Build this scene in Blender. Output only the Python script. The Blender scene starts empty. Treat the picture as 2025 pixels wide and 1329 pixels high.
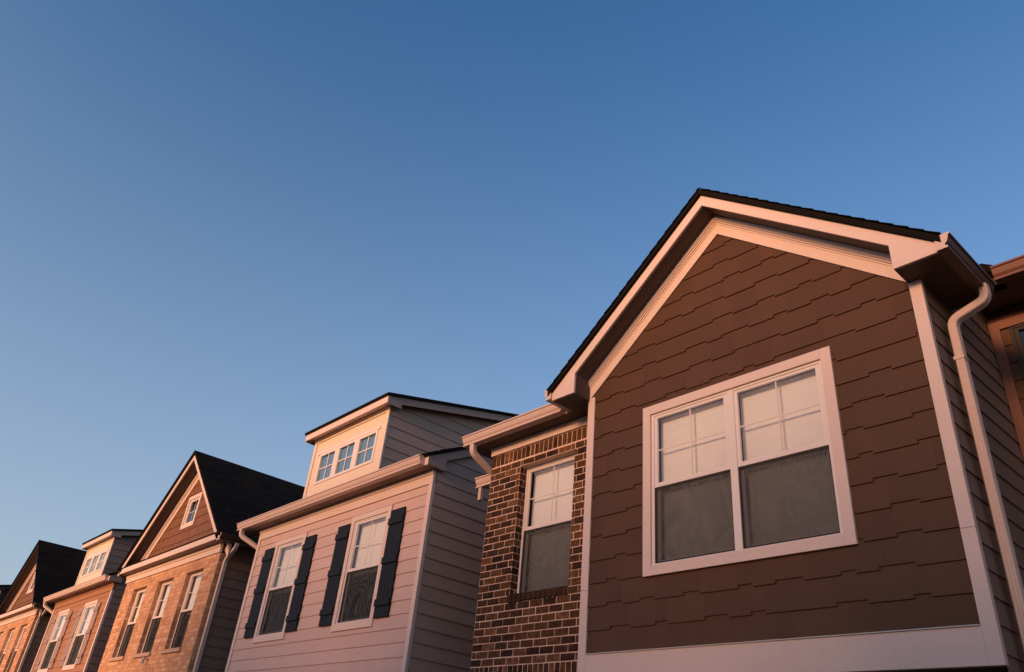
import bpy, math, random
from mathutils import Vector, Matrix

random.seed(7)
sc = bpy.context.scene
col = sc.collection
EYE = 1.6                       # all heights below are measured from eye level and lifted by this

# ------------------------------------------------------------------ mesh helper
class MB:
    def __init__(s):
        s.v = []; s.f = []; s.m = []; s.t = []
    def face(s, pts, mi=0, tone=0.5):
        i = len(s.v); s.v += [tuple(p) for p in pts]
        s.f.append(list(range(i, i + len(pts)))); s.m.append(mi); s.t.append(tone)
    def hexa(s, p, mi=0, tone=0.5):
        i = len(s.v); s.v += [tuple(q) for q in p]
        for f in ((3,2,1,0),(4,5,6,7),(0,1,5,4),(1,2,6,5),(2,3,7,6),(3,0,4,7)):
            s.f.append([i + k for k in f]); s.m.append(mi); s.t.append(tone)
    def box(s, x0, x1, y0, y1, z0, z1, mi=0, tone=0.5):
        s.hexa([(x0,y0,z0),(x1,y0,z0),(x1,y1,z0),(x0,y1,z0),(x0,y0,z1),(x1,y0,z1),(x1,y1,z1),(x0,y1,z1)], mi, tone)
    def prism(s, poly, M, d0, d1, mi=0, tone=0.5):
        """poly of (u,v) extruded between depths d0 and d1 through the map M(u,v,d)"""
        i = len(s.v); n = len(poly)
        s.v += [tuple(M(u, v, d0)) for u, v in poly] + [tuple(M(u, v, d1)) for u, v in poly]
        s.f.append([i + k for k in range(n)]); s.f.append([i + n + k for k in reversed(range(n))])
        for k in range(n):
            s.f.append([i + k, i + n + k, i + n + (k + 1) % n, i + (k + 1) % n])
        s.m += [mi] * (n + 2); s.t += [tone] * (n + 2)
    def build(s, name, mats, parent=None, org=None, bevel=0, fixn=True):
        me = bpy.data.meshes.new(name)
        o3 = Vector(org) if org is not None else Vector((0, 0, 0))
        me.from_pydata([(x - o3.x, y - o3.y, z + EYE - o3.z) for x, y, z in s.v], [], s.f)
        if not isinstance(mats, (list, tuple)): mats = [mats]
        for m in mats: me.materials.append(m)
        me.polygons.foreach_set('material_index', s.m)
        a = me.attributes.new('tone', 'FLOAT', 'FACE'); a.data.foreach_set('value', s.t)
        if fixn:
            import bmesh
            bm = bmesh.new(); bm.from_mesh(me); bmesh.ops.recalc_face_normals(bm, faces=bm.faces); bm.to_mesh(me); bm.free()
        me.update()
        o = bpy.data.objects.new(name, me); col.objects.link(o)
        if parent is not None: o.parent = parent
        if bevel:
            b = o.modifiers.new('bevel', 'BEVEL'); b.width = bevel; b.segments = 2; b.limit_method = 'ANGLE'; b.angle_limit = math.radians(40)
            b.harden_normals = False
        return o

def front(yf): return lambda u, v, d: (u, yf - d, v)
def rightw(xf): return lambda u, v, d: (xf + d, u, v)
def leftw(xf): return lambda u, v, d: (xf - d, u, v)

def clip_poly(poly, clips):
    for a, b, c in clips:
        out = []
        for i in range(len(poly)):
            p = poly[i]; q = poly[(i + 1) % len(poly)]
            fp = a * p[0] + b * p[1] - c; fq = a * q[0] + b * q[1] - c
            if fp <= 1e-9: out.append(p)
            if (fp < -1e-9 and fq > 1e-9) or (fp > 1e-9 and fq < -1e-9):
                t = fp / (fp - fq); out.append((p[0] + t * (q[0] - p[0]), p[1] + t * (q[1] - p[1])))
        poly = out
        if len(poly) < 3: return []
    return poly

def subtract(rect, holes):
    rs = [rect]
    for hx0, hx1, hz0, hz1 in holes:
        new = []
        for x0, x1, z0, z1 in rs:
            if hx1 <= x0 or hx0 >= x1 or hz1 <= z0 or hz0 >= z1: new.append((x0, x1, z0, z1)); continue
            if hx0 > x0: new.append((x0, hx0, z0, z1))
            if hx1 < x1: new.append((hx1, x1, z0, z1))
            a, b = max(x0, hx0), min(x1, hx1)
            if hz0 > z0: new.append((a, b, z0, hz0))
            if hz1 < z1: new.append((a, b, hz1, z1))
        rs = new
    return [r for r in rs if r[1] - r[0] > 1e-4 and r[3] - r[2] > 1e-4]

def piece(mb, rect, vb, h, dmax, dmin, M, clips=(), holes=(), tone=0.5, sides=False):
    D = lambda v: dmin + (dmax - dmin) * (1 - (v - vb) / h)
    for x0, x1, z0, z1 in subtract(rect, holes):
        poly = clip_poly([(x0, z0), (x1, z0), (x1, z1), (x0, z1)], clips)
        if not poly: continue
        mb.face([M(u, v, D(v)) for u, v in poly], 0, tone)
        if abs(z0 - rect[2]) < 1e-6:
            lo = [p for p in poly if abs(p[1] - z0) < 1e-6]
            if len(lo) >= 2:
                a = min(lo); b = max(lo)
                mb.face([M(a[0], z0, D(z0)), M(b[0], z0, D(z0)), M(b[0], z0, -0.004), M(a[0], z0, -0.004)], 0, tone)
        if sides and not clip_poly([(x0, z0), (x1, z0), (x1, z1), (x0, z1)], clips) == []:
            for xx in (x0, x1):
                ok = all(a * xx + b * zz <= c + 1e-6 for a, b, c in clips for zz in (z0, z1))
                if ok:
                    mb.face([M(xx, z0, D(z0)), M(xx, z1, D(z1)), M(xx, z1, -0.004), M(xx, z0, -0.004)], 0, tone)

def lap(mb, u0, u1, v0, v1, M, base, h=.1893, clips=(), holes=(), dmax=.015, dmin=.002, rnd=None):
    k = math.floor((v0 - base) / h)
    while base + k * h < v1:
        vb = base + k * h
        a, b = max(vb, v0), min(vb + h, v1)
        if b - a > 1e-4:
            # boards about 3.6 m long, butted
            L = 3.6; rr = random.Random(hash((round(base * 1000), k, round(u0 * 10))) & 0xffff)
            u = u0 - rr.uniform(0, L)
            while u < u1:
                ua, ub = max(u, u0), min(u + L, u1)
                if ub - ua > 1e-4:
                    e = rr.uniform(-.0006, .0006)
                    piece(mb, (ua, ub, a, b), vb, h, dmax + e, dmin, M, clips, holes, rr.random())
                u += L
        k += 1

def stagger(mb, u0, u1, v0, v1, M, base, h=.2295, clips=(), holes=(), seed=1, off=.028, w0=.14, w1=.36, dmax=.015):
    k = math.floor((v0 - base) / h)
    while base + k * h < v1:
        vb = base + k * h
        rr = random.Random(seed * 131 + k)
        u = u0 - rr.uniform(0, .3); low = rr.random() < .5
        while u < u1:
            w = rr.uniform(w0, w1) * (1.15 if low else .8)
            ua, ub = max(u, u0), min(u + w, u1)
            zb = vb - (off if low else 0)
            a, b = max(zb, v0), min(vb + h, v1)
            if ub - ua > 1e-3 and b - a > 1e-3:
                piece(mb, (ua, ub, a, b), vb, h, dmax + rr.uniform(-.0008, .0008) + (.0008 if low else 0), .002, M, clips, holes, rr.random(), sides=True)
            u += w; low = not low if rr.random() < .9 else low
        k += 1

def bricks(mb, u0, u1, v0, v1, M, base, L=.2185, h=.0867, joint=.013, holes=(), soldiers=(), seed=3, proud=.007, jit=.0022, phase=0.):
    """mortar sheet (slot 1) with individual brick boxes (slot 0) standing proud of it"""
    for r in subtract((u0, u1, v0, v1), holes):
        x0, x1, z0, z1 = r
        mb.face([M(x0, z0, 0), M(x1, z0, 0), M(x1, z1, 0), M(x0, z1, 0)], 1, .5)
    rr = random.Random(seed)
    def one(x0, x1, z0, z1, clipend=True):
        for a, b, c, d in subtract((max(x0, u0), min(x1, u1), z0, z1), holes):
            if b - a < .02 or d - c < .02: continue
            a += joint / 2 if a > u0 + 1e-3 and clipend else 0; b -= joint / 2 if b < u1 - 1e-3 and clipend else 0
            c += joint / 2; d -= joint / 2
            if b - a < .012 or d - c < .012: continue
            j = lambda s=jit: rr.uniform(-s, s)
            p = proud + rr.uniform(-.002, .0025); q = -.004
            A, B, C_, D_ = (a + j(), c + j()), (b + j(), c + j()), (b + j(), d + j()), (a + j(), d + j())
            c3 = .004
            F = [(A[0] + c3, A[1] + c3), (B[0] - c3, B[1] + c3), (C_[0] - c3, C_[1] - c3), (D_[0] + c3, D_[1] - c3)]
            t = rr.random()
            P0 = [M(*A, q), M(*B, q), M(*C_, q), M(*D_, q)]
            P1 = [M(*A, p - .003), M(*B, p - .003), M(*C_, p - .003), M(*D_, p - .003)]
            P2 = [M(*e, p + rr.uniform(-.001, .001)) for e in F]
            i = len(mb.v); mb.v += [tuple(w) for w in P0 + P1 + P2]
            fs = []
            for k in range(4):
                n = (k + 1) % 4
                fs.append([i + k, i + n, i + 4 + n, i + 4 + k]); fs.append([i + 4 + k, i + 4 + n, i + 8 + n, i + 8 + k])
            fs.append([i + 8, i + 9, i + 10, i + 11])
            mb.f += fs; mb.m += [0] * len(fs); mb.t += [t] * len(fs)
    k = math.floor((v0 - base) / h)
    while base + k * h < v1 - 1e-4:
        z0 = base + k * h; z1 = z0 + h
        sold = [s for s in soldiers if z0 + h / 2 > s[0] and z0 + h / 2 < s[1]]
        if not sold and z0 > v0 - h * .6 and z1 < v1 + h * .6:
            u = u0 - (L / 2 if k % 2 else 0) - phase
            while u < u1:
                one(u, u + L, max(z0, v0), min(z1, v1)); u += L
        k += 1
    for s0, s1 in soldiers:
        u = u0
        while u < u1 - .02:
            one(u, u + .0835, s0, s1); u += .0835

# ------------------------------------------------------------------ materials
def newmat(name):
    m = bpy.data.materials.new(name); m.use_nodes = True
    nt = m.node_tree; nt.nodes.clear()
    o = nt.nodes.new('ShaderNodeOutputMaterial')
    return m, nt, o
def N(nt, t, **k):
    n = nt.nodes.new(t)
    for a, b in k.items():
        if a in n.inputs: n.inputs[a].default_value = b
        else: setattr(n, a, b)
    return n
def paint(name, c, rough=.55, var=.12, bump=.12, scale=(1, 1, 1), tone=0., grain=60., spec=.3):
    m, nt, o = newmat(name); L = nt.links.new
    p = N(nt, 'ShaderNodeBsdfPrincipled'); p.inputs['Roughness'].default_value = rough
    p.inputs['Specular IOR Level'].default_value = spec
    tc = N(nt, 'ShaderNodeTexCoord'); mp = N(nt, 'ShaderNodeMapping'); mp.inputs['Scale'].default_value = scale
    L(tc.outputs['Object'], mp.inputs['Vector'])
    n1 = N(nt, 'ShaderNodeTexNoise'); n1.inputs['Scale'].default_value = 1.7; n1.inputs['Detail'].default_value = 6; n1.inputs['Roughness'].default_value = .65
    L(tc.outputs['Object'], n1.inputs['Vector'])
    n2 = N(nt, 'ShaderNodeTexNoise'); n2.inputs['Scale'].default_value = grain; n2.inputs['Detail'].default_value = 4
    L(mp.outputs[0], n2.inputs['Vector'])
    at = N(nt, 'ShaderNodeAttribute'); at.attribute_name = 'tone'
    # value = 1 + var*(n1-.5)*2 + tone*(a-.5)*2 + small grain
    m1 = N(nt, 'ShaderNodeMath', operation='MULTIPLY_ADD'); L(n1.outputs['Fac'], m1.inputs[0]); m1.inputs[1].default_value = 2 * var; m1.inputs[2].default_value = 1 - var
    m2 = N(nt, 'ShaderNodeMath', operation='MULTIPLY_ADD'); L(at.outputs['Fac'], m2.inputs[0]); m2.inputs[1].default_value = 2 * tone; L(m1.outputs[0], m2.inputs[2])
    m3 = N(nt, 'ShaderNodeMath', operation='MULTIPLY_ADD'); L(n2.outputs['Fac'], m3.inputs[0]); m3.inputs[1].default_value = .16; L(m2.outputs[0], m3.inputs[2])
    m4 = N(nt, 'ShaderNodeMath', operation='SUBTRACT'); L(m3.outputs[0], m4.inputs[0]); m4.inputs[1].default_value = tone + .08
    vm = N(nt, 'ShaderNodeVectorMath', operation='SCALE'); vm.inputs[0].default_value = c; L(m4.outputs[0], vm.inputs['Scale'])
    L(vm.outputs[0], p.inputs['Base Color'])
    b = N(nt, 'ShaderNodeBump'); b.inputs['Strength'].default_value = bump; b.inputs['Distance'].default_value = .004
    L(n2.outputs['Fac'], b.inputs['Height']); L(b.outputs[0], p.inputs['Normal'])
    L(p.outputs[0], o.inputs[0]); return m
def brickmat(name, ramp, rough=.85, blotch=.5, spread=1.):
    m, nt, o = newmat(name); L = nt.links.new
    p = N(nt, 'ShaderNodeBsdfPrincipled'); p.inputs['Roughness'].default_value = rough; p.inputs['Specular IOR Level'].default_value = .15
    at = N(nt, 'ShaderNodeAttribute'); at.attribute_name = 'tone'
    tc = N(nt, 'ShaderNodeTexCoord')
    n1 = N(nt, 'ShaderNodeTexNoise'); n1.inputs['Scale'].default_value = 24; n1.inputs['Detail'].default_value = 7; n1.inputs['Roughness'].default_value = .7
    L(tc.outputs['Object'], n1.inputs['Vector'])
    a = N(nt, 'ShaderNodeMath', operation='MULTIPLY_ADD'); L(n1.outputs['Fac'], a.inputs[0]); a.inputs[1].default_value = blotch * 2; a.inputs[2].default_value = -blotch
    s = N(nt, 'ShaderNodeMath', operation='ADD'); sp = N(nt, 'ShaderNodeMath', operation='MULTIPLY_ADD'); L(at.outputs['Fac'], sp.inputs[0]); sp.inputs[1].default_value = spread; sp.inputs[2].default_value = (1 - spread) / 2
    L(sp.outputs[0], s.inputs[0]); L(a.outputs[0], s.inputs[1])
    cr = N(nt, 'ShaderNodeValToRGB'); cr.color_ramp.elements[0].position = 0; cr.color_ramp.elements[0].color = (*ramp[0], 1)
    cr.color_ramp.elements[1].position = 1; cr.color_ramp.elements[1].color = (*ramp[-1], 1)
    for i, c in enumerate(ramp[1:-1]):
        e = cr.color_ramp.elements.new((i + 1) / (len(ramp) - 1)); e.color = (*c, 1)
    L(s.outputs[0], cr.inputs[0]); L(cr.outputs[0], p.inputs['Base Color'])
    n2 = N(nt, 'ShaderNodeTexNoise'); n2.inputs['Scale'].default_value = 90; n2.inputs['Detail'].default_value = 5
    L(tc.outputs['Object'], n2.inputs['Vector'])
    b = N(nt, 'ShaderNodeBump'); b.inputs['Strength'].default_value = .5; b.inputs['Distance'].default_value = .004
    L(n2.outputs['Fac'], b.inputs['Height']); L(b.outputs[0], p.inputs['Normal']); L(p.outputs[0], o.inputs[0]); return m
def glassmat(nm='window_glass', base=0.):
    m, nt, o = newmat(nm); L = nt.links.new
    t = N(nt, 'ShaderNodeBsdfTransparent'); t.inputs[0].default_value = (.9, .94, .95, 1)
    g = N(nt, 'ShaderNodeBsdfGlossy'); g.inputs['Roughness'].default_value = .02; g.inputs[0].default_value = (1, 1, 1, 1)
    tc = N(nt, 'ShaderNodeTexCoord'); n = N(nt, 'ShaderNodeTexNoise'); n.inputs['Scale'].default_value = 1.3
    L(tc.outputs['Object'], n.inputs['Vector'])
    b = N(nt, 'ShaderNodeBump'); b.inputs['Strength'].default_value = .05; b.inputs['Distance'].default_value = .02
    L(n.outputs['Fac'], b.inputs['Height']); L(b.outputs[0], g.inputs['Normal'])
    f = N(nt, 'ShaderNodeFresnel'); f.inputs[0].default_value = 1.5
    k = N(nt, 'ShaderNodeMath', operation='MULTIPLY'); k.inputs[1].default_value = 1.25; k.use_clamp = True; L(f.outputs[0], k.inputs[0])
    ad = N(nt, 'ShaderNodeMath', operation='ADD'); ad.inputs[1].default_value = base; ad.use_clamp = True; L(k.outputs[0], ad.inputs[0])
    if base: g.inputs[0].default_value = (.80, 1, .92, 1)
    x = N(nt, 'ShaderNodeMixShader'); L(ad.outputs[0], x.inputs[0]); L(t.outputs[0], x.inputs[1]); L(g.outputs[0], x.inputs[2]); L(x.outputs[0], o.inputs[0]); return m
def screenmat():
    m, nt, o = newmat('insect_screen'); L = nt.links.new
    t = N(nt, 'ShaderNodeBsdfTransparent'); d = N(nt, 'ShaderNodeBsdfDiffuse'); d.inputs[0].default_value = (.035, .035, .037, 1)
    tc = N(nt, 'ShaderNodeTexCoord')
    mp = N(nt, 'ShaderNodeMapping'); mp.inputs['Scale'].default_value = (1.6, 1, .7); mp.inputs['Rotation'].default_value = (0, .5, 0); L(tc.outputs['Object'], mp.inputs[0])
    w = N(nt, 'ShaderNodeTexNoise'); w.inputs['Scale'].default_value = 1.5; w.inputs['Detail'].default_value = 1.; w.inputs['Distortion'].default_value = .6; L(mp.outputs[0], w.inputs['Vector'])
    a = N(nt, 'ShaderNodeMath', operation='MULTIPLY'); a.inputs[1].default_value = 95.; L(w.outputs['Fac'], a.inputs[0])
    sn = N(nt, 'ShaderNodeMath', operation='SINE'); L(a.outputs[0], sn.inputs[0])
    k = N(nt, 'ShaderNodeMath', operation='MULTIPLY_ADD'); k.inputs[1].default_value = .065; k.inputs[2].default_value = .63; L(sn.outputs[0], k.inputs[0])
    cm = N(nt, 'ShaderNodeMath', operation='MULTIPLY_ADD'); cm.inputs[1].default_value = .026; cm.inputs[2].default_value = .050; L(sn.outputs[0], cm.inputs[0])
    cc = N(nt, 'ShaderNodeCombineColor')
    for q in range(3): L(cm.outputs[0], cc.inputs[q])
    L(cc.outputs[0], d.inputs[0])
    x = N(nt, 'ShaderNodeMixShader'); L(k.outputs[0], x.inputs[0]); L(t.outputs[0], x.inputs[1]); L(d.outputs[0], x.inputs[2]); L(x.outputs[0], o.inputs[0]); return m
def groundmat(name, c, sc_=3., var=.35):
    return paint(name, c, rough=.95, var=var, bump=.6, grain=25, spec=.1)

TRIM = paint('trim_paint', (.72, .55, .485), .5, .07, .22)
VINYL = paint('window_vinyl', (.78, .68, .63), .4, .03, .03)
GUT = paint('gutter_metal', (.66, .49, .42), .4, .05, .04, spec=.4)
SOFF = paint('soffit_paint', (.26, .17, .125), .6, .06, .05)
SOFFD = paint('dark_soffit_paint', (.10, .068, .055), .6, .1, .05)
SHINGLE = paint('brown_shingle_siding', (.086, .037, .0155), .62, .14, .6, (1, 1, .10), .08, 45)
SIDE = paint('dark_taupe_lap_siding', (.24, .165, .13), .6, .10, .25, (.15, .15, 1), .05, 60)
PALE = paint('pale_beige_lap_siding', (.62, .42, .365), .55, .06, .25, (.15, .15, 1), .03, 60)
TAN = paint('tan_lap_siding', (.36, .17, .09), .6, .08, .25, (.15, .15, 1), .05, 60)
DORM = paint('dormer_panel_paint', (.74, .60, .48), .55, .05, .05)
PALES = paint('shaded_beige_siding', (.44, .30, .23), .55, .08, .25, (.15, .15, 1), .04, 60)  # pale siding again, darker: the unlit side wall's shade is in the colour
SLATE = paint('slate_blue_shutter', (.012, .016, .024), .6, .2, .4, (1, 1, .1), 0, 50, spec=.15)
MAUVE = paint('mauve_shutter', (.33, .23, .20), .6, .15, .3, (1, 1, .1), 0, 50)
DARKTRIM = paint('dark_brown_trim', (.03, .022, .02), .6, .1, .1)
ROOF = paint('black_asphalt_shingle', (.0105, .0078, .006), .95, .3, .8, (1, 1, 1), .35, 110, spec=.1)
DBRICK = brickmat('dark_brown_brick', [(.016, .010, .008), (.050, .022, .012), (.088, .038, .018), (.135, .058, .026), (.28, .13, .065)], blotch=.8, spread=.7)
DMORT = paint('pink_mortar', (.76, .52, .40), .95, .12, .8, grain=120, spec=.05)
LBRICK = brickmat('light_tan_brick', [(.34, .165, .09), (.50, .27, .16), (.60, .335, .205), (.74, .48, .33)], blotch=.85, spread=.6)
LMORT = paint('tan_mortar', (.48, .26, .15), .95, .12, .8, grain=120, spec=.05)
GLASS = glassmat(); GLASSR = glassmat('coated_glass', .42); SCREEN = screenmat()
BLIND = paint('white_blind', (.80, .75, .75), .8, .04, .03, (.05, .05, 1), 0, 45)
DARK = paint('dark_interior', (.03, .03, .033), .9, .1, .05)
SILL = paint('pink_brick_sill', (.50, .33, .26), .9, .12, .6, grain=90, spec=.1)
GUTB = paint('shaded_gutter_metal', (.17, .105, .08), .4, .08, .05)  # gutter metal darkened: shade of the side-facing run is in the colour
BROWNG = paint('brown_gutter', (.19, .085, .06), .4, .05, .04)
SHINGLE3 = paint('orange_brown_shingle_siding', (.19, .080, .036), .62, .12, .3, (1, 1, .12), .06, 40)
RAKET = paint('shaded_rake_trim', (.36, .255, .205), .55, .08, .1)  # trim paint with the shade of side-facing boards put into its colour
BTRIM = paint('brown_trim_paint', (.20, .085, .055), .55, .08, .1)
GUTSHADE = paint('shaded_side_gutter', (.10, .058, .04), .4, .05, .04)  # brick houses' side gutters, the shade on their faces mixed into the colour
METAL = paint('galvanised_metal', (.55, .5, .46), .35, .1, .05)

# ------------------------------------------------------------------ objects
def thing(name, loc, label, cat, group=None):
    o = bpy.data.objects.new(name, None); col.objects.link(o); o.location = loc
    o['label'] = label; o['category'] = cat
    if group: o['group'] = group
    return o
class H:
    """a house under construction: an Empty plus the origin its parts are measured from"""
    def __init__(s, name, x, y, label, group=None):
        s.org = (x, y, 0.); s.e = thing(name, s.org, label, 'house', group)
    def add(s, name, mb, mats, parent=None, bevel=0, label=None, fixn=True):
        o = mb.build(name, mats, parent or s.e, s.org, bevel, fixn)
        if label: o['label'] = label
        return o

GPROF = [(0,0),(.086,0),(.090,.003),(.090,.018),(.072,.024),(.070,.036),(.092,.060),(.106,.100),(.106,.116),(.122,.122),(.122,.140),(.114,.140),
         (.114,.128),(.098,.122),(.098,.104),(.084,.062),(.062,.040),(.062,.010),(.006,.010),(.006,.140),(0,.140)]
GCAP = [(0,0),(.086,0),(.090,.003),(.090,.018),(.072,.024),(.070,.036),(.092,.060),(.106,.100),(.106,.116),(.122,.122),(.122,.140),(0,.140)]
def gutter(h, axis, a0, a1, back, z, sgn, mat=None, n='gutter'):
    """axis 'x': runs along X with its back at Y=back, opening toward -Y; axis 'y': runs along Y, back at X=back, outward sgn"""
    mb = MB()
    if axis == 'x': M = lambda u, v, d: (d, back - u, z + v)
    else: M = lambda u, v, d: (back + sgn * u, d, z + v)
    mb.prism(GPROF, M, a0 + .002, a1 - .002)
    mb.prism(GCAP, M, a0, a0 + .002, 1 if axis == 'y' else 0); mb.prism(GCAP, M, a1 - .002, a1)  # front cap of side runs stays in the lit gutter colour
    # hidden hangers show as straps under the lip
    k = a0 + .35
    while k < a1:
        mb.prism([(.0, .128), (.112, .132), (.112, .136), (.0, .136)], M, k, k + .02); k += .6
    return h.add(n, mb, [mat or GUT, GUT])

def sweep(h, path, w=.066, d=.082, ref=(0, 1, 0), name='downspout', mat=None, r=.07):
    pts = [Vector(p) for p in path]; out = [pts[0]]
    for i in range(1, len(pts) - 1):
        a, b, c = pts[i - 1], pts[i], pts[i + 1]
        e0 = b + (a - b).normalized() * r; e1 = b + (c - b).normalized() * r
        for k in range(7):
            t = k / 6; out.append(e0 * (1 - t) ** 2 + b * 2 * t * (1 - t) + e1 * t * t)
    out.append(pts[-1])
    # corrugated rectangular section
    sec = []
    def side(p, q, n, k=3):
        p = Vector(p); q = Vector(q); nn = Vector(n)
        for i in range(k):
            t0 = i / k
            for tt, dd in ((.12, 0), (.3, .0035), (.7, .0035), (.88, 0)):
                sec.append(tuple((p.lerp(q, t0 + tt / k)) + nn * dd))
    hw, hd = w / 2, d / 2
    side((-hw, -hd), (hw, -hd), (0, -1)); side((hw, -hd), (hw, hd), (1, 0)); side((hw, hd), (-hw, hd), (0, 1)); side((-hw, hd), (-hw, -hd), (-1, 0))
    mb = MB(); rings = []; R = Vector(ref)
    for i, p in enumerate(out):
        t = (out[min(i + 1, len(out) - 1)] - out[max(i - 1, 0)]).normalized()
        a = t.cross(R).normalized(); b = a.cross(t).normalized()
        if a.x < 0 and abs(R.y) > .5: a = -a
        if b.dot(R) < 0: b = -b
        rings.append([p + a * s[0] + b * s[1] for s in sec])
    n = len(sec); i0 = 0
    for rg in rings: mb.v += [tuple(q) for q in rg]
    for k in range(len(rings) - 1):
        for j in range(n):
            mb.f.append([k * n + j, k * n + (j + 1) % n, (k + 1) * n + (j + 1) % n, (k + 1) * n + j]); mb.m.append(0); mb.t.append(.5)
    mb.f.append(list(range(n))); mb.m.append(0); mb.t.append(.5)
    o = h.add(name, mb, mat or GUT)
    # band where two lengths join
    return o

def window(h, x0, x1, z0, z1, yf, units=1, casing=None, blind=True, screen=True, small=False, casemat=None, head=0, mun=True, vin=None):
    """frame outline x0..x1, z0..z1, front of the frame at yf"""
    fr = MB(); th = .07
    def ring(a, b, c, d, w, y0, y1, wt=None, wb=None):
        wt = wt or w; wb = wb or w
        fr.box(a, a + w, y0, y1, c, d); fr.box(b - w, b, y0, y1, c, d)
        fr.box(a + w, b - w, y0, y1, d - wt, d); fr.box(a + w, b - w, y0, y1, c, c + wb)
    ring(x0, x1, z0, z1, .034, yf, yf + th, .026, .014)
    ux = []
    W = (x1 - x0)
    if units == 2:
        m = (x0 + x1) / 2; fr.box(m - .04, m + .04, yf - .001, yf + th, z0 + .014, z1 - .026)
        ux = [(x0 + .034, m - .04), (m + .04, x1 - .034)]
    else: ux = [(x0 + .034, x1 - .034)]
    gl = []; zm = z0 + (z1 - z0) * .4975
    for a, b in ux:
        if small:
            fr.box(a, a + .03, yf + .012, yf + .05, z0 + .014, z1 - .026); fr.box(b - .03, b, yf + .012, yf + .05, z0 + .014, z1 - .026)
            fr.box(a + .03, b - .03, yf + .012, yf + .05, z1 - .052, z1 - .026); fr.box(a + .03, b - .03, yf + .012, yf + .05, z0 + .014, z0 + .045)
            gl.append((a + .03, b - .03, z0 + .045, z1 - .052, yf + .028)); continue
        # upper sash (outer track) and lower sash (inner track)
        ya, yb = yf + .008, yf + .034
        fr.box(a, a + .04, ya, yb, zm - .015, z1 - .026); fr.box(b - .04, b, ya, yb, zm - .015, z1 - .026)
        fr.box(a + .04, b - .04, ya, yb, z1 - .056, z1 - .026); fr.box(a + .04, b - .04, ya, yb, zm - .015, zm + .032)
        gl.append((a + .04, b - .04, zm + .032, z1 - .056, yf + .018))
        ya, yb = yf + .040, yf + .066
        fr.box(a, a + .04, ya, yb, z0 + .014, zm + .015); fr.box(b - .04, b, ya, yb, z0 + .014, zm + .015)
        fr.box(a + .04, b - .04, ya, yb, zm - .03, zm + .015); fr.box(a + .04, b - .04, ya, yb, z0 + .014, z0 + .05)
        gl.append((a + .04, b - .04, z0 + .05, zm - .03, yf + .052))
    f = h.add('window', fr, vin or VINYL, bevel=.003)
    for i, (a, b, c, d, y) in enumerate(gl):
        g = MB(); g.face([(a - .004, y, c - .004), (b + .004, y, c - .004), (b + .004, y, d + .004), (a - .004, y, d + .004)]); h.add('glass_pane', g, GLASS, f, fixn=False)
        if mun and (small or i % 2 == 0):
            m = MB(); xm, zz = (a + b) / 2, (c + d) / 2
            m.box(xm - .0075, xm + .0075, y + .006, y + .014, c, d)
            m.box(a, xm - .0075, y + .006, y + .014, zz - .0075, zz + .0075); m.box(xm + .0075, b, y + .006, y + .014, zz - .0075, zz + .0075)
            h.add('muntin', m, VINYL, f)
    if screen and not small:
        for a, b in ux:
            s = MB(); s.face([(a + .012, yf + .016, z0 + .03), (b - .012, yf + .016, z0 + .03), (b - .012, yf + .016, zm - .02), (a + .012, yf + .016, zm - .02)])
            o = h.add('insect_screen', s, SCREEN, f, fixn=False)
            s = MB(); ys, y2 = yf + .01, yf + .022
            s.box(a, a + .012, ys, y2, z0 + .015, zm - .016); s.box(b - .012, b, ys, y2, z0 + .015, zm - .016)
            s.box(a + .012, b - .012, ys, y2, z0 + .015, z0 + .03); s.box(a + .012, b - .012, ys, y2, zm - .02 - .012, zm - .02)
            h.add('screen_frame', s, DARKTRIM, f)
    # dark room box behind, open to the front
    bx = MB(); y0, y1 = yf + th, yf + .55; a, b, c, d = x0 + .004, x1 - .004, z0 + .004, z1 - .004
    bx.face([(a, y1, c), (b, y1, c), (b, y1, d), (a, y1, d)])
    for q in ([(a, y0, c), (a, y1, c), (a, y1, d), (a, y0, d)], [(b, y0, c), (b, y1, c), (b, y1, d), (b, y0, d)],
              [(a, y0, c), (b, y0, c), (b, y1, c), (a, y1, c)], [(a, y0, d), (b, y0, d), (b, y1, d), (a, y1, d)]): bx.face(q)
    h.add('reveal', bx, DARK, f, fixn=False)
    if blind:
        for a, b in ux:
            s = MB(); zt, zb_ = z1 - .05, (z0 + .03 if blind != 'upper' else zm - .06)
            s.face([(a + .006, yf + .11, zb_), (b - .006, yf + .11, zb_), (b - .006, yf + .11, zt), (a + .006, yf + .11, zt)])
            s.box(a + .004, b - .004, yf + .095, yf + .125, zt, zt + .022)
            h.add('blind', s, BLIND, f, fixn=False)
    if casing:
        wl, wr, wt, wb, proud = casing
        c = MB(); cy0, cy1 = yf - proud, yf + .03
        c.box(x0 - wl, x0, cy0, cy1, z0 - wb, z1 + wt); c.box(x1, x1 + wr, cy0, cy1, z0 - wb, z1 + wt)
        c.box(x0, x1, cy0, cy1, z1, z1 + wt); c.box(x0, x1, cy0, cy1, z0 - wb, z0)
        if head: c.box(x0 - wl - .012, x1 + wr + .012, cy0 - .012, cy1, z1 + wt, z1 + wt + head)
        h.add('window_casing', c, casemat or TRIM, f, bevel=.003)
    return f

def shutter(h, x0, x1, z0, z1, yf, mat):
    mb = MB(); n = 4; w = (x1 - x0) / n
    for k in range(n): mb.box(x0 + k * w + .003, x0 + (k + 1) * w - .003, yf - .045, yf - .018, z0, z1)
    mb.box(x0 + .004, x1 - .004, yf - .022, yf - .012, z0 + .01, z1 - .01)
    for zb in (z1 - .235, z1 - .83, z1 - 1.44): mb.box(x0, x1, yf - .068, yf - .045, zb, zb + .10)
    return h.add('shutter', mb, mat, bevel=.003)

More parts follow.
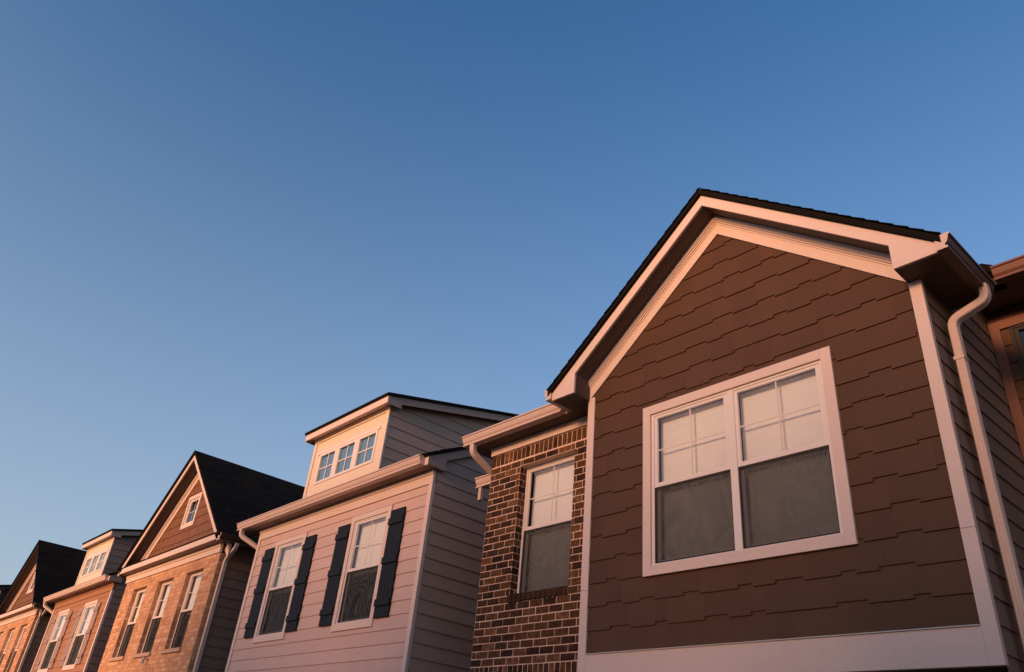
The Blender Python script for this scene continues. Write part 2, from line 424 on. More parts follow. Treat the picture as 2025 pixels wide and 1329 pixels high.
def gable_front(h, cx, yfas, yfield, apex, slope, xo, zbox, xin, fieldapex, trimmat=None, boxes=True, soff=None):
    """rake fascia, sloped soffit, frieze with crown and boxed returns; xo = half width to the eave, xin = half width of the open gable"""
    trimmat = trimmat or TRIM; F = front(0); fh = .143
    line = lambda dx, off: apex + off - slope * abs(dx)
    for s in (-1, 1):
        mb = MB()
        P = [(cx, apex), (cx + s * xo, line(xo, 0)), (cx + s * xo, zbox), (cx + s * xin, zbox), (cx + s * xin, line(xin, -fh)), (cx, apex - fh)]
        if not boxes: P = [(cx, apex), (cx + s * xo, line(xo, 0)), (cx + s * (xo - .02), line(xo, -fh)), (cx, apex - fh)]
        mb.prism(P, lambda u, v, d: (u, yfas + d, v), 0, .026)
        h.add('rake_fascia', mb, trimmat)
        # sloped soffit boards
        mb = MB(); xs = xin if boxes else xo
        mb.prism([(cx, apex - fh + .03), (cx + s * xs, line(xs, -fh + .03)), (cx + s * xs, line(xs, -fh + .012)), (cx, apex - fh + .012)], lambda u, v, d: (u, yfas + d, v), .026, yfield - yfas)
        h.add('soffit', mb, soff or SOFF)
        # frieze board and stepped crown on the wall
        mb = MB(); bot = fieldapex - apex; top = -fh + .012
        xe = xin + .015
        for lo, hi, pr in ((bot, bot + .135, .026), (bot + .135, bot + .160, .034), (bot + .160, bot + .185, .048), (bot + .185, top, .062)):
            mb.prism([(cx, apex + lo), (cx + s * xe, line(xe, lo)), (cx + s * xe, line(xe, hi)), (cx, apex + hi)], lambda u, v, d: (u, yfield - pr + d, v), 0, pr - .003)
        h.add('rake_frieze', mb, TRIM)

def slope_roof(h, cx, z_apex, slope, xo, y0, y1, side, thick=.085, name='roof_slope'):
    """one slope of a gable roof (ridge along Y) covered in courses of shingles"""
    L = math.hypot(xo, slope * xo); ux, uz = side * xo / L, -slope * xo / L
    nx, nz = side * slope / math.hypot(1, slope), 1 / math.hypot(1, slope)
    top = lambda u, v, d: (cx + ux * (L - v) + nx * d, u, z_apex + thick + uz * (L - v) + nz * d)
    mb = MB()
    # deck
    mb.prism([(0, 0), (L, 0), (L, thick * .8), (0, thick * .8)], lambda u, v, d: (cx + ux * u, d, z_apex + uz * u + v), y0, y1)
    h_ = .145; k = 0; rr = random.Random(11)
    while k * h_ < L:
        v0, v1 = k * h_, min((k + 1) * h_, L)
        u = y0 - .012 - rr.uniform(0, .3)
        while u < y1:
            w = rr.uniform(.18, .36); a, b = max(u, y0 - .012), min(u + w, y1)
            if b - a > .01:
                piece(mb, (a, b, v0 - .012, v1), v0, h_, .005 + rr.choice((0, .002, .003)), -.004, top, tone=rr.random(), sides=True)
            u += w
        k += 1
    return h.add(name, mb, ROOF)

def eave_roof(h, x0, x1, y0, z0, slope, y1, thick=.05, name='roof_slope', n=ROOF):
    """roof plane rising away from the street; ridge along X"""
    L = math.hypot(y1 - y0, slope * (y1 - y0)); cy, cz = (y1 - y0) / L, slope * (y1 - y0) / L
    M = lambda u, v, d: (u, y0 + cy * v - cz * d, z0 + cz * v + cy * d)
    mb = MB(); mb.prism([(x0, 0), (x1, 0), (x1, L), (x0, L)], M, 0, thick * .8)
    rr = random.Random(5); k = 0; h_ = .145
    M2 = lambda u, v, d: M(u, v, d + thick * .8)
    while k * h_ < L:
        u = x0 - rr.uniform(0, .3)
        while u < x1:
            w = rr.uniform(.25, .5); a, b = max(u, x0), min(u + w, x1)
            if b - a > .01: piece(mb, (a, b, k * h_ - .012, min((k + 1) * h_, L)), k * h_, h_, .009 + rr.choice((0, .003, .006)), .002, M2, tone=rr.random(), sides=True)
            u += w
        k += 1
    return h.add(name, mb, n)

# ================================================================== HOUSE WITH THE BROWN GABLE (nearest)
def house_near():
    h = H('townhouse', -4.2, 6.3, 'nearest house, dark brown staggered shingle gable with a double window beside a dark brick wing')
    cx = -3.845; sl = .815; apex = 6.018
    fz = 5.645
    mb = MB()
    stagger(mb, -5.63, -1.975, 1.285, 5.8, front(6.0), 1.302, h=.2322, clips=[(-sl, 1, fz + .04 - sl * cx * 1 + 0 if False else fz + .04 + sl * (-cx)), (sl, 1, fz + .04 + sl * cx)],
            holes=[(-4.80, -2.843, 2.05, 3.667)], seed=5)
    h.add('gable_siding', mb, SHINGLE, label='brown siding of staggered-edge shingles')
    # corner boards
    mb = MB(); mb.box(-5.725, -5.622, 5.972, 6.03, 1.03, 1.9085); mb.box(-5.725, -5.622, 5.9725, 6.03, 1.9105, 4.135); h.add('corner_board', mb, TRIM, bevel=.003)
    mb = MB(); mb.box(-1.985, -1.882, 5.972, 6.03, 1.03, 1.9515); mb.box(-1.985, -1.882, 5.9728, 6.03, 1.9535, 4.135); h.add('corner_board', mb, TRIM, bevel=.003)
    mb = MB(); mb.box(-5.6219, -1.985, 5.974, 6.03, 1.03, 1.284); h.add('skirt_board', mb, TRIM, bevel=.003)
    mb = MB(); mb.box(-5.6219, -1.985, 5.962, 6.0, 1.285, 1.293); h.add('drip_flashing', mb, METAL)
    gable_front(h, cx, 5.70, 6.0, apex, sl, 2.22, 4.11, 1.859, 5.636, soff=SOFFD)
    # eave boxes continue back along both sides
    for s, yb in ((1, 6.62), (-1, 7.4)):
        xw = -1.89 if s > 0 else -5.72; xo = cx + s * 2.22
        a, b = min(xw, xo), max(xw, xo)
        xi = cx + s * 1.859
        mb = MB()
        p0, p1 = (xi, 4.11), (xo, 4.11)
        mb.prism([p0, p1, (xo, 4.205), (xi, 4.205 + sl * .361)], lambda u, v, d: (u, d, v), 5.727, 5.9985)
        q = xw + s * .0
        mb.prism([(q, 4.111), (xo, 4.111), (xo, 4.204), (q, 4.204 + sl * abs(xo - q))], lambda u, v, d: (u, d, v), 6.0, yb)
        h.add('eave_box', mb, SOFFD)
    slope_roof(h, cx, apex + .002, sl, 2.27, 5.665, 6.66, 1); slope_roof(h, cx, apex + .002, sl, 1.92, 6.661, 11.5, 1); slope_roof(h, cx, apex + .002, sl, 2.27, 5.665, 11.5, -1)
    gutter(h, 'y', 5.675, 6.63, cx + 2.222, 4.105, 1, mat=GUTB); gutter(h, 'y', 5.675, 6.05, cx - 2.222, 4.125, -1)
    sweep(h, [(-1.55, 6.43, 4.13), (-1.55, 6.43, 3.99), (-1.808, 6.29, 3.80), (-1.808, 6.29, -1.55)], .066, .082)
    mb = MB(); mb.box(-1.85, -1.768, 6.24, 6.34, 3.42, 3.45); h.add('pipe_band', mb, GUT)
    window(h, -4.796, -2.847, 2.055, 3.663, 5.985, 2, (.1, .1, .1, .1, .022))
    # side walls of the bay
    mb = MB(); lap(mb, 6.03, 7.65, -1.55, 4.6, rightw(-1.905), 1.302, .1875); h.add('side_siding', mb, SIDE)
    mb = MB(); lap(mb, 6.03, 6.30, 1.03, 4.3, leftw(-5.70), 1.302, .1875); h.add('side_siding', mb, SIDE)
    # underside of the bay and the recessed storey below
    mb = MB(); mb.box(-5.70, -1.905, 6.0, 6.6, 1.045, 1.06); h.add('bay_underside', mb, SOFFD)
    mb = MB(); lap(mb, -7.79, -1.905, -1.6, 1.14, front(6.6), 1.302); h.add('lower_wall', mb, SIDE)
    # ---- brick wing
    yb = 6.29; hole = (-7.2, -6.215, 2.085, 3.735)
    mb = MB()
    bricks(mb, -7.785, -5.705, .9, 3.995, front(yb), 1.302, holes=[hole], soldiers=[(1.14, 1.302), (3.83, 3.992)], seed=4, phase=.03)
    # window reveal: left, right, head
    bricks(mb, yb, 6.42, 2.085, 3.735, rightw(-7.2), 1.302, L=.13, seed=8)
    bricks(mb, yb, 6.42, 2.085, 3.735, leftw(-6.215), 1.302, L=.13, seed=9)
    mb.box(-7.2, -6.215, yb + .004, 6.40, 3.736, 3.742, 1)
    # left return
    bricks(mb, yb, 9.0, .9, 3.995, leftw(-7.785), 1.302, seed=10)
    h.add('brick_wall', mb, [DBRICK, DMORT], label='dark brown brick with pale pink mortar')
    # rowlock sill
    mb = MB(); rr = random.Random(3); x = -7.21
    mb.box(-7.205, -6.21, yb - .012, 6.40, 2.004, 2.078, 1)
    while x < -6.24:
        mb.box(x + .005, min(x + .0785, -6.205), yb - .03 + rr.uniform(-.002, .002), 6.39, 1.996 + rr.uniform(0, .003), 2.086, 0, rr.random() * .35); x += .0835
    h.add('brick_sill', mb, [DBRICK, DMORT])
    window(h, -7.196, -6.219, 2.10, 3.728, 6.40, 1)
    mb = MB()
    mb.box(-7.80, -5.726, yb - .028, yb + .02, 3.996, 4.075); mb.box(-7.80, -5.726, yb - .045, yb + .02, 4.075, 4.109); h.add('frieze_board', mb, TRIM, bevel=.003)
    mb = MB(); mb.box(-8.07, -5.73, 6.071, 6.29, 4.110, 4.122); mb.box(-8.07, -7.80, 6.29, 6.62, 4.110, 4.122)
    for k in range(7): mb.box(-6.95 + k * .035, -6.93 + k * .035, 6.12, 6.17, 4.107, 4.111)
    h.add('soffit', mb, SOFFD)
    mb = MB(); mb.box(-8.07, -6.07, 6.058, 6.070, 4.112, 4.25); h.add('eave_fascia', mb, TRIM)
    # rake boards on the left end
    mb = MB()
    mb.prism([(6.071, 4.111), (6.62, 4.111), (6.62, 4.37), (10.5, 6.31), (10.5, 6.45), (6.071, 4.235)], leftw(-8.06), 0, .022)
    h.add('rake_fascia', mb, TRIM)
    gutter(h, 'x', -8.085, -6.19, 6.058, 4.114, 1)
    eave_roof(h, -8.10, -5.76, 6.035, 4.225, .5, 10.5)
    mb = MB(); mb.box(-6.235, -6.20, 6.075, 6.09, 4.2, 4.37); h.add('gutter_diverter', mb, TRIM)
    sweep(h, [(-7.90, 6.01, 4.13), (-7.90, 6.01, 4.00), (-7.84, 6.39, 3.78), (-7.84, 6.39, -1.55)], .066, .08, ref=(1, 0, 0))
    mb = MB(); lap(mb, 9.0, 12.0, -1.55, 5.0, leftw(-7.785), 1.302); h.add('side_siding', mb, SIDE)
    # lower eave with its own gutter on the left side wall, further back
    h2 = MB(); h2.box(-8.13, -7.79, 6.60, 6.95, 3.80, 3.83); h2.box(-8.13, -7.79, 6.585, 6.6, 3.72, 3.83); h.add('side_eave', h2, SOFFD)
    gutter(h, 'x', -8.36, -7.80, 6.58, 3.735, 1)
    sweep(h, [(-8.28, 6.53, 3.74), (-8.28, 6.53, 3.55)], .05, .05)
    # ---- right wing, set back
    y = 7.65
    mb = MB(); lap(mb, -1.905, 1.4, -1.55, 4.62, front(y), 1.302, .1915, holes=[(-1.722, -.3, 2.06, 4.356)]); h.add('wing_siding', mb, SHINGLE)
    mb = MB(); mb.box(-1.888, -1.80, y - .026, y, -1.5, 4.45); h.add('corner_board', mb, BTRIM)
    mb = MB(); mb.box(-1.80, 1.4, y - .03, y, 4.358, 4.45); h.add('frieze_board', mb, BTRIM)
    window(h, -1.724, -.3, 2.058, 4.358, y - .016, 1, blind=False, screen=False, mun=False, vin=DARKTRIM)
    mb = MB(); mb.box(-1.905, 1.5, 7.17, 7.66, 4.58, 4.595); h.add('soffit', mb, SOFFD)
    mb = MB(); mb.box(-1.905, -1.60, 7.155, 7.17, 4.56, 4.68); h.add('eave_fascia', mb, DARKTRIM)
    mb = MB(); mb.box(-1.599, 1.5, 7.155, 7.17, 4.56, 4.69); h.add('eave_fascia', mb, BTRIM)
    gutter(h, 'x', -1.60, 1.5, 7.155, 4.555, 1, mat=BROWNG)
    eave_roof(h, -1.90, 1.55, 7.13, 4.65, .5, 11.0)
    mb = MB(); mb.prism([(-1.80, 4.55), (-1.56, 4.55), (-1.58, 4.79), (-1.70, 4.875), (-1.80, 4.86)], lambda u, v, d: (u, d, v), 7.2, 7.26); h.add('roof_cricket', mb, ROOF)
    # rear closing walls
    mb = MB(); mb.box(-7.75, 1.4, 11.0, 11.1, -1.6, 4.3); h.add('rear_wall', mb, SIDE)
    return h
house_near()

# ================================================================== LAP SIDED HOUSE WITH SHED DORMER
def house_lap(ox, siding, shut, label, group, name='townhouse', side=None, trim=None, back=None):
    trim = trim or TRIM
    h = H(name, -11.93 + ox, 6.9, label, group)
    X = lambda x: x + ox
    y = 6.28; base = 1.493
    wins = [(X(-11.15), X(-10.185)), (X(-13.815), X(-12.85))]
    holes = [(a - .004, b + .004, 2.05, 3.667) for a, b in wins]
    mb = MB(); lap(mb, X(-14.67), X(-9.19), -1.55, 3.93, front(y), base, .1893, holes=holes); h.add('front_siding', mb, siding)
    for a in (-14.765, -9.193):
        mb = MB(); mb.box(X(a), X(a) + .093, y - .028, y + .03, -1.55, 3.90); h.add('corner_board', mb, trim, bevel=.003)
    mb = MB(); mb.box(X(-14.765), X(-9.10), y - .03, y + .02, 3.901, 4.04); mb.box(X(-14.765), X(-9.10), y - .048, y + .02, 4.04, 4.109); h.add('frieze_board', mb, trim if siding is PALE else siding, bevel=.003)
    for a, b in wins: window(h, a, b, 2.055, 3.663, y - .012, 1, (.09, .09, .085, .112, .022), blind='upper')
    for a, b in ((-11.63, -11.25), (-10.075, -9.70), (-14.30, -13.915), (-12.75, -12.37)): shutter(h, X(a), X(b), 2.05, 3.648, y, shut)
    # eave
    mb = MB(); mb.box(X(-15.28), X(-9.02), 6.072, 6.28, 4.110, 4.122); mb.box(X(-15.28), X(-14.77), 6.28, 6.5, 4.110, 4.122); h.add('soffit', mb, SOFF)
    for a, b in ((-14.07, -13.73), (-12.28, -11.885), (-10.36, -9.93)):
        mb = MB(); n = 9; mb.box(X(a) - .02, X(b) + .02, 6.095, 6.19, 4.1075, 4.1105, 1)
        for k in range(n):
            u = X(a) + (X(b) - X(a)) * k / n
            for yy in (6.105, 6.135, 6.165): mb.box(u, u + .02, yy, yy + .016, 4.1065, 4.108)
        h.add('soffit_vent', mb, [DARKTRIM, SOFF])
    mb = MB(); mb.box(X(-15.28), X(-9.022), 6.066, 6.0722, 4.112, 4.27); h.add('eave_fascia', mb, trim)
    gutter(h, 'x', X(-15.30), X(-9.105), 6.066, 4.112, 1)
    eave_roof(h, X(-15.32), X(-9.0), 6.04, 4.235, .5, 11.6)
    for xr, M in ((X(-9.085), rightw(X(-9.085))), (X(-15.27), leftw(X(-15.26)))):
        mb = MB(); mb.prism([(6.075, 4.106), (6.40, 4.106), (6.40, 4.28), (11.6, 6.88), (11.6, 7.02), (6.075, 4.25)], M, 0, .06)
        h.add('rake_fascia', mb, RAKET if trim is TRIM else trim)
    mb = MB(); mb.box(X(-15.255), X(-14.77), 6.072, 6.40, 4.124, 4.24); h.add('eave_box', mb, trim)
    mb = MB()
    lap(mb, y + .03, 11.5, -1.55, 6.9, rightw(X(-9.105)), base, .1893, clips=[(-.5, 1, 4.27 - .5 * 6.04)])
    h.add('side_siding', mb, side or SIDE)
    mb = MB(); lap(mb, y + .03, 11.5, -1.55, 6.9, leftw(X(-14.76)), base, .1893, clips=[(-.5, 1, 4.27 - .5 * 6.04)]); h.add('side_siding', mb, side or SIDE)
    mb = MB(); mb.box(X(-14.7), X(-9.15), 11.5, 11.6, -1.6, 6.9); h.add('rear_wall', mb, SIDE)
    sweep(h, [(X(-15.12), 6.02, 4.12), (X(-15.12), 6.02, 4.0), (X(-14.815), 6.36, 3.76), (X(-14.815), 6.36, -1.55)], .066, .08)
    # shed dormer
    d0, d1 = X(-13.29), X(-10.73)
    mb = MB()
    wx0, wx1, wz0, wz1 = X(-12.99), X(-10.995), 4.68, 5.285
    for a, b, c, e in subtract((d0, d1, 4.2, 5.68), [(wx0, wx1, wz0, wz1)]): mb.box(a, b, y, y + .02, c, e)
    dm = h.add('dormer', mb, DORM)
    mb = MB(); mb.box(d0 - .004, d0 + .09, y - .02, y + .0, 4.25, 5.56); mb.box(d1 - .09, d1 + .004, y - .02, y, 4.25, 5.56); mb.box(d0 - .004, d1 + .004, y - .022, y, 5.561, 5.66)
    h.add('corner_board', mb, DORM, dm, bevel=.003)
    for M, xx in ((rightw(d1 - .012), d1), (leftw(d0 + .012), d0)):
        mb = MB(); lap(mb, y + .0, 11.4, 4.2, 7.2, M, 4.716, .1945, clips=[(-.243, 1, 5.69 - .243 * 6.28)]); h.add('dormer_siding', mb, side or SIDE, dm)
    # dormer roof
    s = .24; yr0, yr1 = 6.10, 11.3
    Z = lambda yy: 5.74 + s * (yy - yr0)
    mb = MB()
    mb.box(X(-13.42), X(-10.58), yr0, yr0 + .024, 5.615, 5.74); h.add('fascia', mb, trim, dm); mb = MB()
    mb.prism([(yr0 + .025, 5.60), (6.40, 5.60), (6.40, Z(6.40) - .13), (yr1, Z(yr1) - .13), (yr1, Z(yr1)), (yr0 + .025, Z(yr0 + .025))], rightw(X(-10.605)), 0, .024)
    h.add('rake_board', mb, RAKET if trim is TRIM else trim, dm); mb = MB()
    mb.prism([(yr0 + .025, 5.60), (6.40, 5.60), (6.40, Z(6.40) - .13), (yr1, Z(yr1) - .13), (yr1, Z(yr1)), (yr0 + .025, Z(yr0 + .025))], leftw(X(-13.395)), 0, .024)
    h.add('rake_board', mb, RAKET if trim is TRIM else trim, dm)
    mb = MB(); mb.box(X(-13.395), X(-10.605), yr0 + .024, 6.28, 5.655, 5.667); mb.prism([(6.285, Z(6.28) - .07), (yr1, Z(yr1) - .07), (yr1, Z(yr1) - .06), (6.285, Z(6.28) - .06)], rightw(X(-10.72)), 0, .114)
    mb.box(X(-13.31), X(-10.71), y - .04, y, 5.61, 5.655)
    h.add('soffit', mb, trim, dm)
    L = math.hypot(yr1 - yr0, s * (yr1 - yr0)); cy, cz = (yr1 - yr0) / L, s * (yr1 - yr0) / L
    mb = MB(); M = lambda u, v, d: (u, yr0 - .02 + cy * v - cz * d, 5.742 + cz * (v - .02) + cy * d)
    mb.prism([(X(-13.45), 0), (X(-10.55), 0), (X(-10.55), L), (X(-13.45), L)], M, 0, .05)
    h.add('roof', mb, ROOF, dm)
    # three-light dormer window
    fr = MB(); yf = y - .022
    fr.box(wx0 - .09, wx1 + .06, yf, y, wz1, wz1 + .05); fr.box(wx0 - .0, wx1, yf + .006, y + .05, wz0, wz0 + .045); fr.box(wx0, wx1, yf + .006, y + .05, wz1 - .05, wz1)
    P = [(X(-12.92), X(-12.41)), (X(-12.24), X(-11.73)), (X(-11.56), X(-11.05))]
    xs = [wx0] + [v for p in P for v in p] + [wx1]
    for k in range(0, len(xs), 2): fr.box(xs[k], xs[k + 1], yf + .006, y + .05, wz0 + .045, wz1 - .05)
    f = h.add('window', fr, VINYL, dm)
    for a, b in P:
        g = MB(); g.face([(a - .003, y + .015, wz0 + .042), (b + .003, y + .015, wz0 + .042), (b + .003, y + .015, wz1 - .047), (a - .003, y + .015, wz1 - .047)])
        h.add('glass_pane', g, GLASSR, dm, fixn=False)
        c, e = wz0 + .045, wz1 - .05; m = (a + b) / 2; zz = (c + e) / 2; g = MB()
        g.box(m - .011, m + .011, y + .003, y + .013, c, e); g.box(a, m - .011, y + .003, y + .013, zz - .011, zz + .011); g.box(m + .011, b, y + .003, y + .013, zz - .011, zz + .011)
        h.add('muntin', g, VINYL, dm)
    g = MB(); g.box(wx0, wx1, y + .10, y + .11, wz0, wz1); h.add('blind', g, back or DARK, dm)
    g = MB(); g.box(wx0, wx1, y + .25, y + .26, wz0, wz1); g.box(wx0, wx1, y + .051, y + .25, wz0 - .01, wz0); g.box(wx0, wx1, y + .051, y + .25, wz1, wz1 + .01)
    g.box(wx0 - .01, wx0, y + .021, y + .25, wz0, wz1); g.box(wx1, wx1 + .01, y + .021, y + .25, wz0, wz1)
    h.add('reveal', g, DARK, dm)
    return h
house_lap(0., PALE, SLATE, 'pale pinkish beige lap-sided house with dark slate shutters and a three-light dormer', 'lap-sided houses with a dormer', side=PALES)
house_lap(-14.42, TAN, MAUVE, 'tan lap-sided house with dull mauve shutters and a three-light dormer between two brick houses', 'lap-sided houses with a dormer', back=BLIND)
house_lap(-28.9, TAN, MAUVE, 'farthest house of the row, only its black roof corner showing at the left edge', 'lap-sided houses with a dormer', side=DARKTRIM, trim=DARKTRIM)

# ================================================================== TAN BRICK HOUSE WITH STEEP GABLE
def house_brick(ox, label, fas, group):
    h = H('townhouse', -18.96 + ox, 6.9, label, group)
    X = lambda x: x + ox
    yb, yf, yg = 6.1, 6.2, 5.87; cx = X(-18.955)
    ops = [(-17.73, -16.80), (-19.41, -18.48), (-21.08, -20.15)]
    mb = MB(); holes = [(X(a), X(b), 2.015, 3.605) for a, b in ops]
    bricks(mb, X(-21.79), X(-16.15), -.2, 3.835, front(yb), 1.323, holes=holes, seed=20, proud=.004, jit=.003)
    mb.box(X(-21.79), X(-16.15), yb, yb + .05, -1.6, -.21, 1)
    for a, b in ops:
        bricks(mb, yb, 6.22, 2.015, 3.605, rightw(X(a)), 1.323, L=.12, seed=8, proud=.004); bricks(mb, yb, 6.22, 2.015, 3.605, leftw(X(b)), 1.323, L=.12, seed=9, proud=.004)
        mb.box(X(a), X(b), yb + .003, 6.2, 3.606, 3.612, 1)
    bricks(mb, yb, 6.235, -.2, 3.835, rightw(X(-16.15)), 1.323, L=.2185, seed=21, proud=.005); bricks(mb, yb, 6.235, -.2, 3.835, leftw(X(-21.79)), 1.323, seed=22)
    h.add('brick_wall', mb, [LBRICK, LMORT], label='light tan rough brick')
    for a, b in ops:
        mb = MB(); mb.box(X(a) - .035, X(b) + .03, yb - .045, 6.2, 1.935, 2.013); h.add('brick_sill', mb, SILL, bevel=.004)
        window(h, X(a) + .003, X(b) - .003, 2.02, 3.60, 6.2, 1, blind='upper')
    mb = MB(); mb.box(X(-21.86), X(-16.14), yb - .03, yb + .02, 3.836, 3.955); mb.box(X(-21.87), X(-16.13), yb - .05, yb + .02, 3.955, 4.028); h.add('frieze_board', mb, TRIM, bevel=.003)
    mb = MB(); mb.box(X(-16.20), X(-16.135), yb + .021, yb + .16, 3.837, 4.028); h.add('frieze_return', mb, DARKTRIM)
    # boxed cornice across the gable foot
    mb = MB(); mb.box(X(-22.0), X(-15.93), yg, yg + .026, 4.03, 4.155); h.add('cornice_fascia', mb, TRIM, bevel=.003)
    mb = MB(); mb.box(X(-21.99), X(-15.94), yg + .026, 6.2, 4.031, 4.043); h.add('soffit', mb, SOFF)
    mb = MB(); mb.prism([(yg - .012, 4.156), (yf, 4.20), (yf, 4.27), (yg - .012, 4.186)], lambda u, v, d: (d, u, v), X(-21.95), X(-15.97)); h.add('cornice_roof', mb, ROOF)
    apex = 6.62; sl = .82; fa = 6.20
    mb = MB(); stagger(mb, X(-22.0), X(-15.95), 4.2, 6.4, front(yf), 1.30, h=.2322, clips=[(-sl, 1, fa + .06 - sl * cx), (sl, 1, fa + .06 + sl * cx)],
                       holes=[(X(-19.22), X(-18.60), 4.93, 5.565)], seed=31, w0=.1, w1=.2, off=.026)
    h.add('gable_siding', mb, SHINGLE3, label='orange-brown siding of wavy-edge shingles')
    gable_front(h, cx, yg, yf, apex, sl, 3.035, 4.15, 3.02, fa, trimmat=fas, boxes=False, soff=SOFFD)
    window(h, X(-19.215), X(-18.605), 4.935, 5.56, yf - .012, 1, (.09, .09, .09, .1, .024), small=True, blind=False)
    slope_roof(h, cx, apex + .002, sl, 3.10, yg - .035, 12., 1); slope_roof(h, cx, apex + .002, sl, 3.10, yg - .035, 12., -1)
    for s in (1, -1):
        xo = cx + s * 3.025; xw = X(-16.15) if s > 0 else X(-21.79)
        mb = MB(); mb.prism([(xw, 4.031), (xo, 4.031), (xo, 4.135), (xw, 4.135 + sl * abs(xo - xw))], lambda u, v, d: (u, d, v), 6.201, 12.); h.add('eave_box', mb, SOFF)
        gutter(h, 'y', yg + .01, 12., xo + s * .002, 4.005, s, mat=GUTSHADE)
    sweep(h, [(X(-15.86), 6.28, 4.02), (X(-15.86), 6.28, 3.93), (X(-16.06), 6.22, 3.70), (X(-16.06), 6.22, -1.55)], .06, .075)
    for x, M in ((X(-16.15), rightw(X(-16.165))), (X(-21.79), leftw(X(-21.775)))):
        mb = MB(); lap(mb, 6.235, 12., -1.55, 4.15, M, 1.302); h.add('side_siding', mb, SIDE)
    mb = MB(); mb.box(X(-21.7), X(-16.2), 11.9, 12., -1.6, 6.2); h.add('rear_wall', mb, SIDE)
    return h
hb = house_brick(0., 'light tan brick house with three tall windows under a steep white-edged gable', TRIM, 'tan brick houses with a steep gable')
mb = MB(); mb.box(-18.56, -18.50, 5.99, 6.09, 1.86, 1.90); mb.box(-18.56, -18.50, 5.97, 6.03, 1.78, 1.862); hb.add('wall_lamp', mb, METAL, bevel=.006)
house_brick(-14.5, 'light tan brick house with a black-edged gable, cut by the left edge of the photo', DARKTRIM, 'tan brick houses with a steep gable')

house_lap(17.2, PALE, SLATE, 'pale lap-sided house to the right of the nearest one, unseen, added to block sky light', 'lap-sided houses with a dormer')  # unseen neighbour added to keep sky light off the nearest house's side wall
# unseen houses across the street, behind the camera, added to shade the lower storeys and show in the window glass
for i, (cx_, lab) in enumerate(((-14.4, 'tan lap-sided house with mauve shutters, unseen, added across the street for shade'),
                                (-7.8, 'pale lap-sided house, second from the end, unseen, added across the street for shade'), (-1.2, 'tan lap-sided house directly across the street, unseen, added for shade'))):
    q = house_lap(0., (PALE, TAN)[i % 2], (SLATE, MAUVE)[i % 2], lab, 'unseen shading houses across the street')
    q.e.rotation_euler = (0, 0, math.pi); q.e.location = (cx_, -11.8, 0)
# ================================================================== setting
def sheet(name, x0, x1, y0, y1, z, mat, kind='structure', th=None):
    mb = MB()
    if th: mb.box(x0, x1, y0, y1, z - th - EYE, z - EYE)
    else: mb.face([(x0, y0, z - EYE), (x1, y0, z - EYE), (x1, y1, z - EYE), (x0, y1, z - EYE)])
    o = mb.build(name, mat, fixn=False); o['kind'] = kind; return o
sheet('ground', -1500, 1500, -1500, 1500, 0, groundmat('dry_grass', (.04, .038, .02)))
sheet('road', -300, 300, -8.5, -1.2, .004, groundmat('asphalt', (.05, .048, .046)))
sheet('sidewalk', -300, 300, .3, 1.9, .06, groundmat('concrete', (.18, .15, .13)), th=.2)
sheet('kerb', -300, 300, -1.2, -1.04, .12, groundmat('kerb_concrete', (.3, .27, .24)), th=.3)

# ------------------------------------------------------------------ light
SUN_EL, SUN_AZ = math.radians(8.8), math.radians(-3)        # azimuth measured from straight behind the camera side (-Y) toward -X
d = Vector((-math.sin(SUN_AZ) * math.cos(SUN_EL), -math.cos(SUN_AZ) * math.cos(SUN_EL), math.sin(SUN_EL)))
sun = bpy.data.lights.new('sun', 'SUN'); sun.energy = 2.8; sun.angle = math.radians(16); sun.color = (1., .50, .24)
so = bpy.data.objects.new('sun', sun); col.objects.link(so); so.rotation_euler = d.to_track_quat('Z', 'Y').to_euler()
w = bpy.data.worlds.new('World'); sc.world = w; w.use_nodes = True; nt = w.node_tree
bg = nt.nodes['Background']; sky = nt.nodes.new('ShaderNodeTexSky'); sky.sky_type = 'NISHITA'; sky.sun_disc = False
sky.sun_elevation = SUN_EL; sky.sun_rotation = math.atan2(d.x, d.y); sky.air_density = 1.; sky.dust_density = 1.; sky.ozone_density = 5.
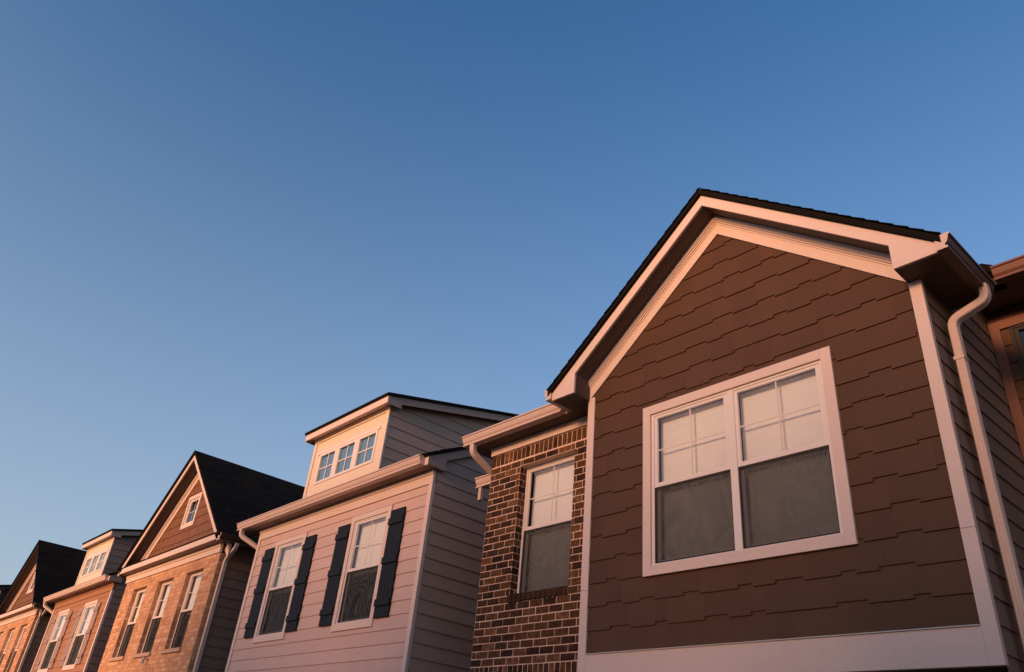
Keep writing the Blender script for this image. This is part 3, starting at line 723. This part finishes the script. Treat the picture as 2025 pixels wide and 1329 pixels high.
# thin evening haze low in the sky
geo = nt.nodes.new('ShaderNodeTexCoord'); sep = nt.nodes.new('ShaderNodeSeparateXYZ'); nt.links.new(geo.outputs['Generated'], sep.inputs[0])
def mth(op, a, b):
    n = nt.nodes.new('ShaderNodeMath'); n.operation = op; n.use_clamp = op != 'MULTIPLY_ADD'
    for i, v in enumerate((a, b)):
        if isinstance(v, (int, float)): n.inputs[i].default_value = v
        else: nt.links.new(v, n.inputs[i])
    return n.outputs[0]
fz_ = mth('MULTIPLY', mth('POWER', mth('SUBTRACT', 1.0, mth('DIVIDE', sep.outputs['Z'], .85)), 1.6), .82)
mix = nt.nodes.new('ShaderNodeMix'); mix.data_type = 'RGBA'; nt.links.new(fz_, mix.inputs['Factor'])
tint = nt.nodes.new('ShaderNodeVectorMath'); tint.operation = 'MULTIPLY'; tint.inputs[1].default_value = (1.04, 1.14, 1.05)
nt.links.new(sky.outputs[0], tint.inputs[0]); nt.links.new(tint.outputs[0], mix.inputs['A']); # the haze is pale opposite the sun and glows warm around it
gl = nt.nodes.new('ShaderNodeMix'); gl.data_type = 'RGBA'; gl.inputs['A'].default_value = (2.3, 2.35, 2.4, 1); gl.inputs['B'].default_value = (4.0, 2.3, 1.55, 1)
nt.links.new(mth('MULTIPLY', sep.outputs['Y'], -1.6), gl.inputs['Factor'])
nt.links.new(gl.outputs['Result'], mix.inputs['B'])
nt.links.new(mix.outputs['Result'], bg.inputs[0]); bg.inputs[1].default_value = .15

# ------------------------------------------------------------------ camera
R = ((0.67221114, 0.73506202, 0.08840821), (-0.3279753, 0.40271145, -0.85454999), (-0.66375024, 0.54544232, 0.51178931))
cam = bpy.data.cameras.new('camera'); cam.sensor_width = 36; cam.lens = 1529.52 / 2025 * 36; cam.clip_end = 5000; cam.clip_start = .05
co = bpy.data.objects.new('camera', cam); col.objects.link(co)
X_, Y_, Z_ = Vector(R[0]), -Vector(R[1]), -Vector(R[2])
co.matrix_world = Matrix(((X_.x, Y_.x, Z_.x, 0), (X_.y, Y_.y, Z_.y, 0), (X_.z, Y_.z, Z_.z, EYE), (0, 0, 0, 1)))
sc.camera = co
sc.view_settings.view_transform = 'Standard'; sc.view_settings.look = 'None'; sc.view_settings.exposure = .66; sc.view_settings.gamma = 1
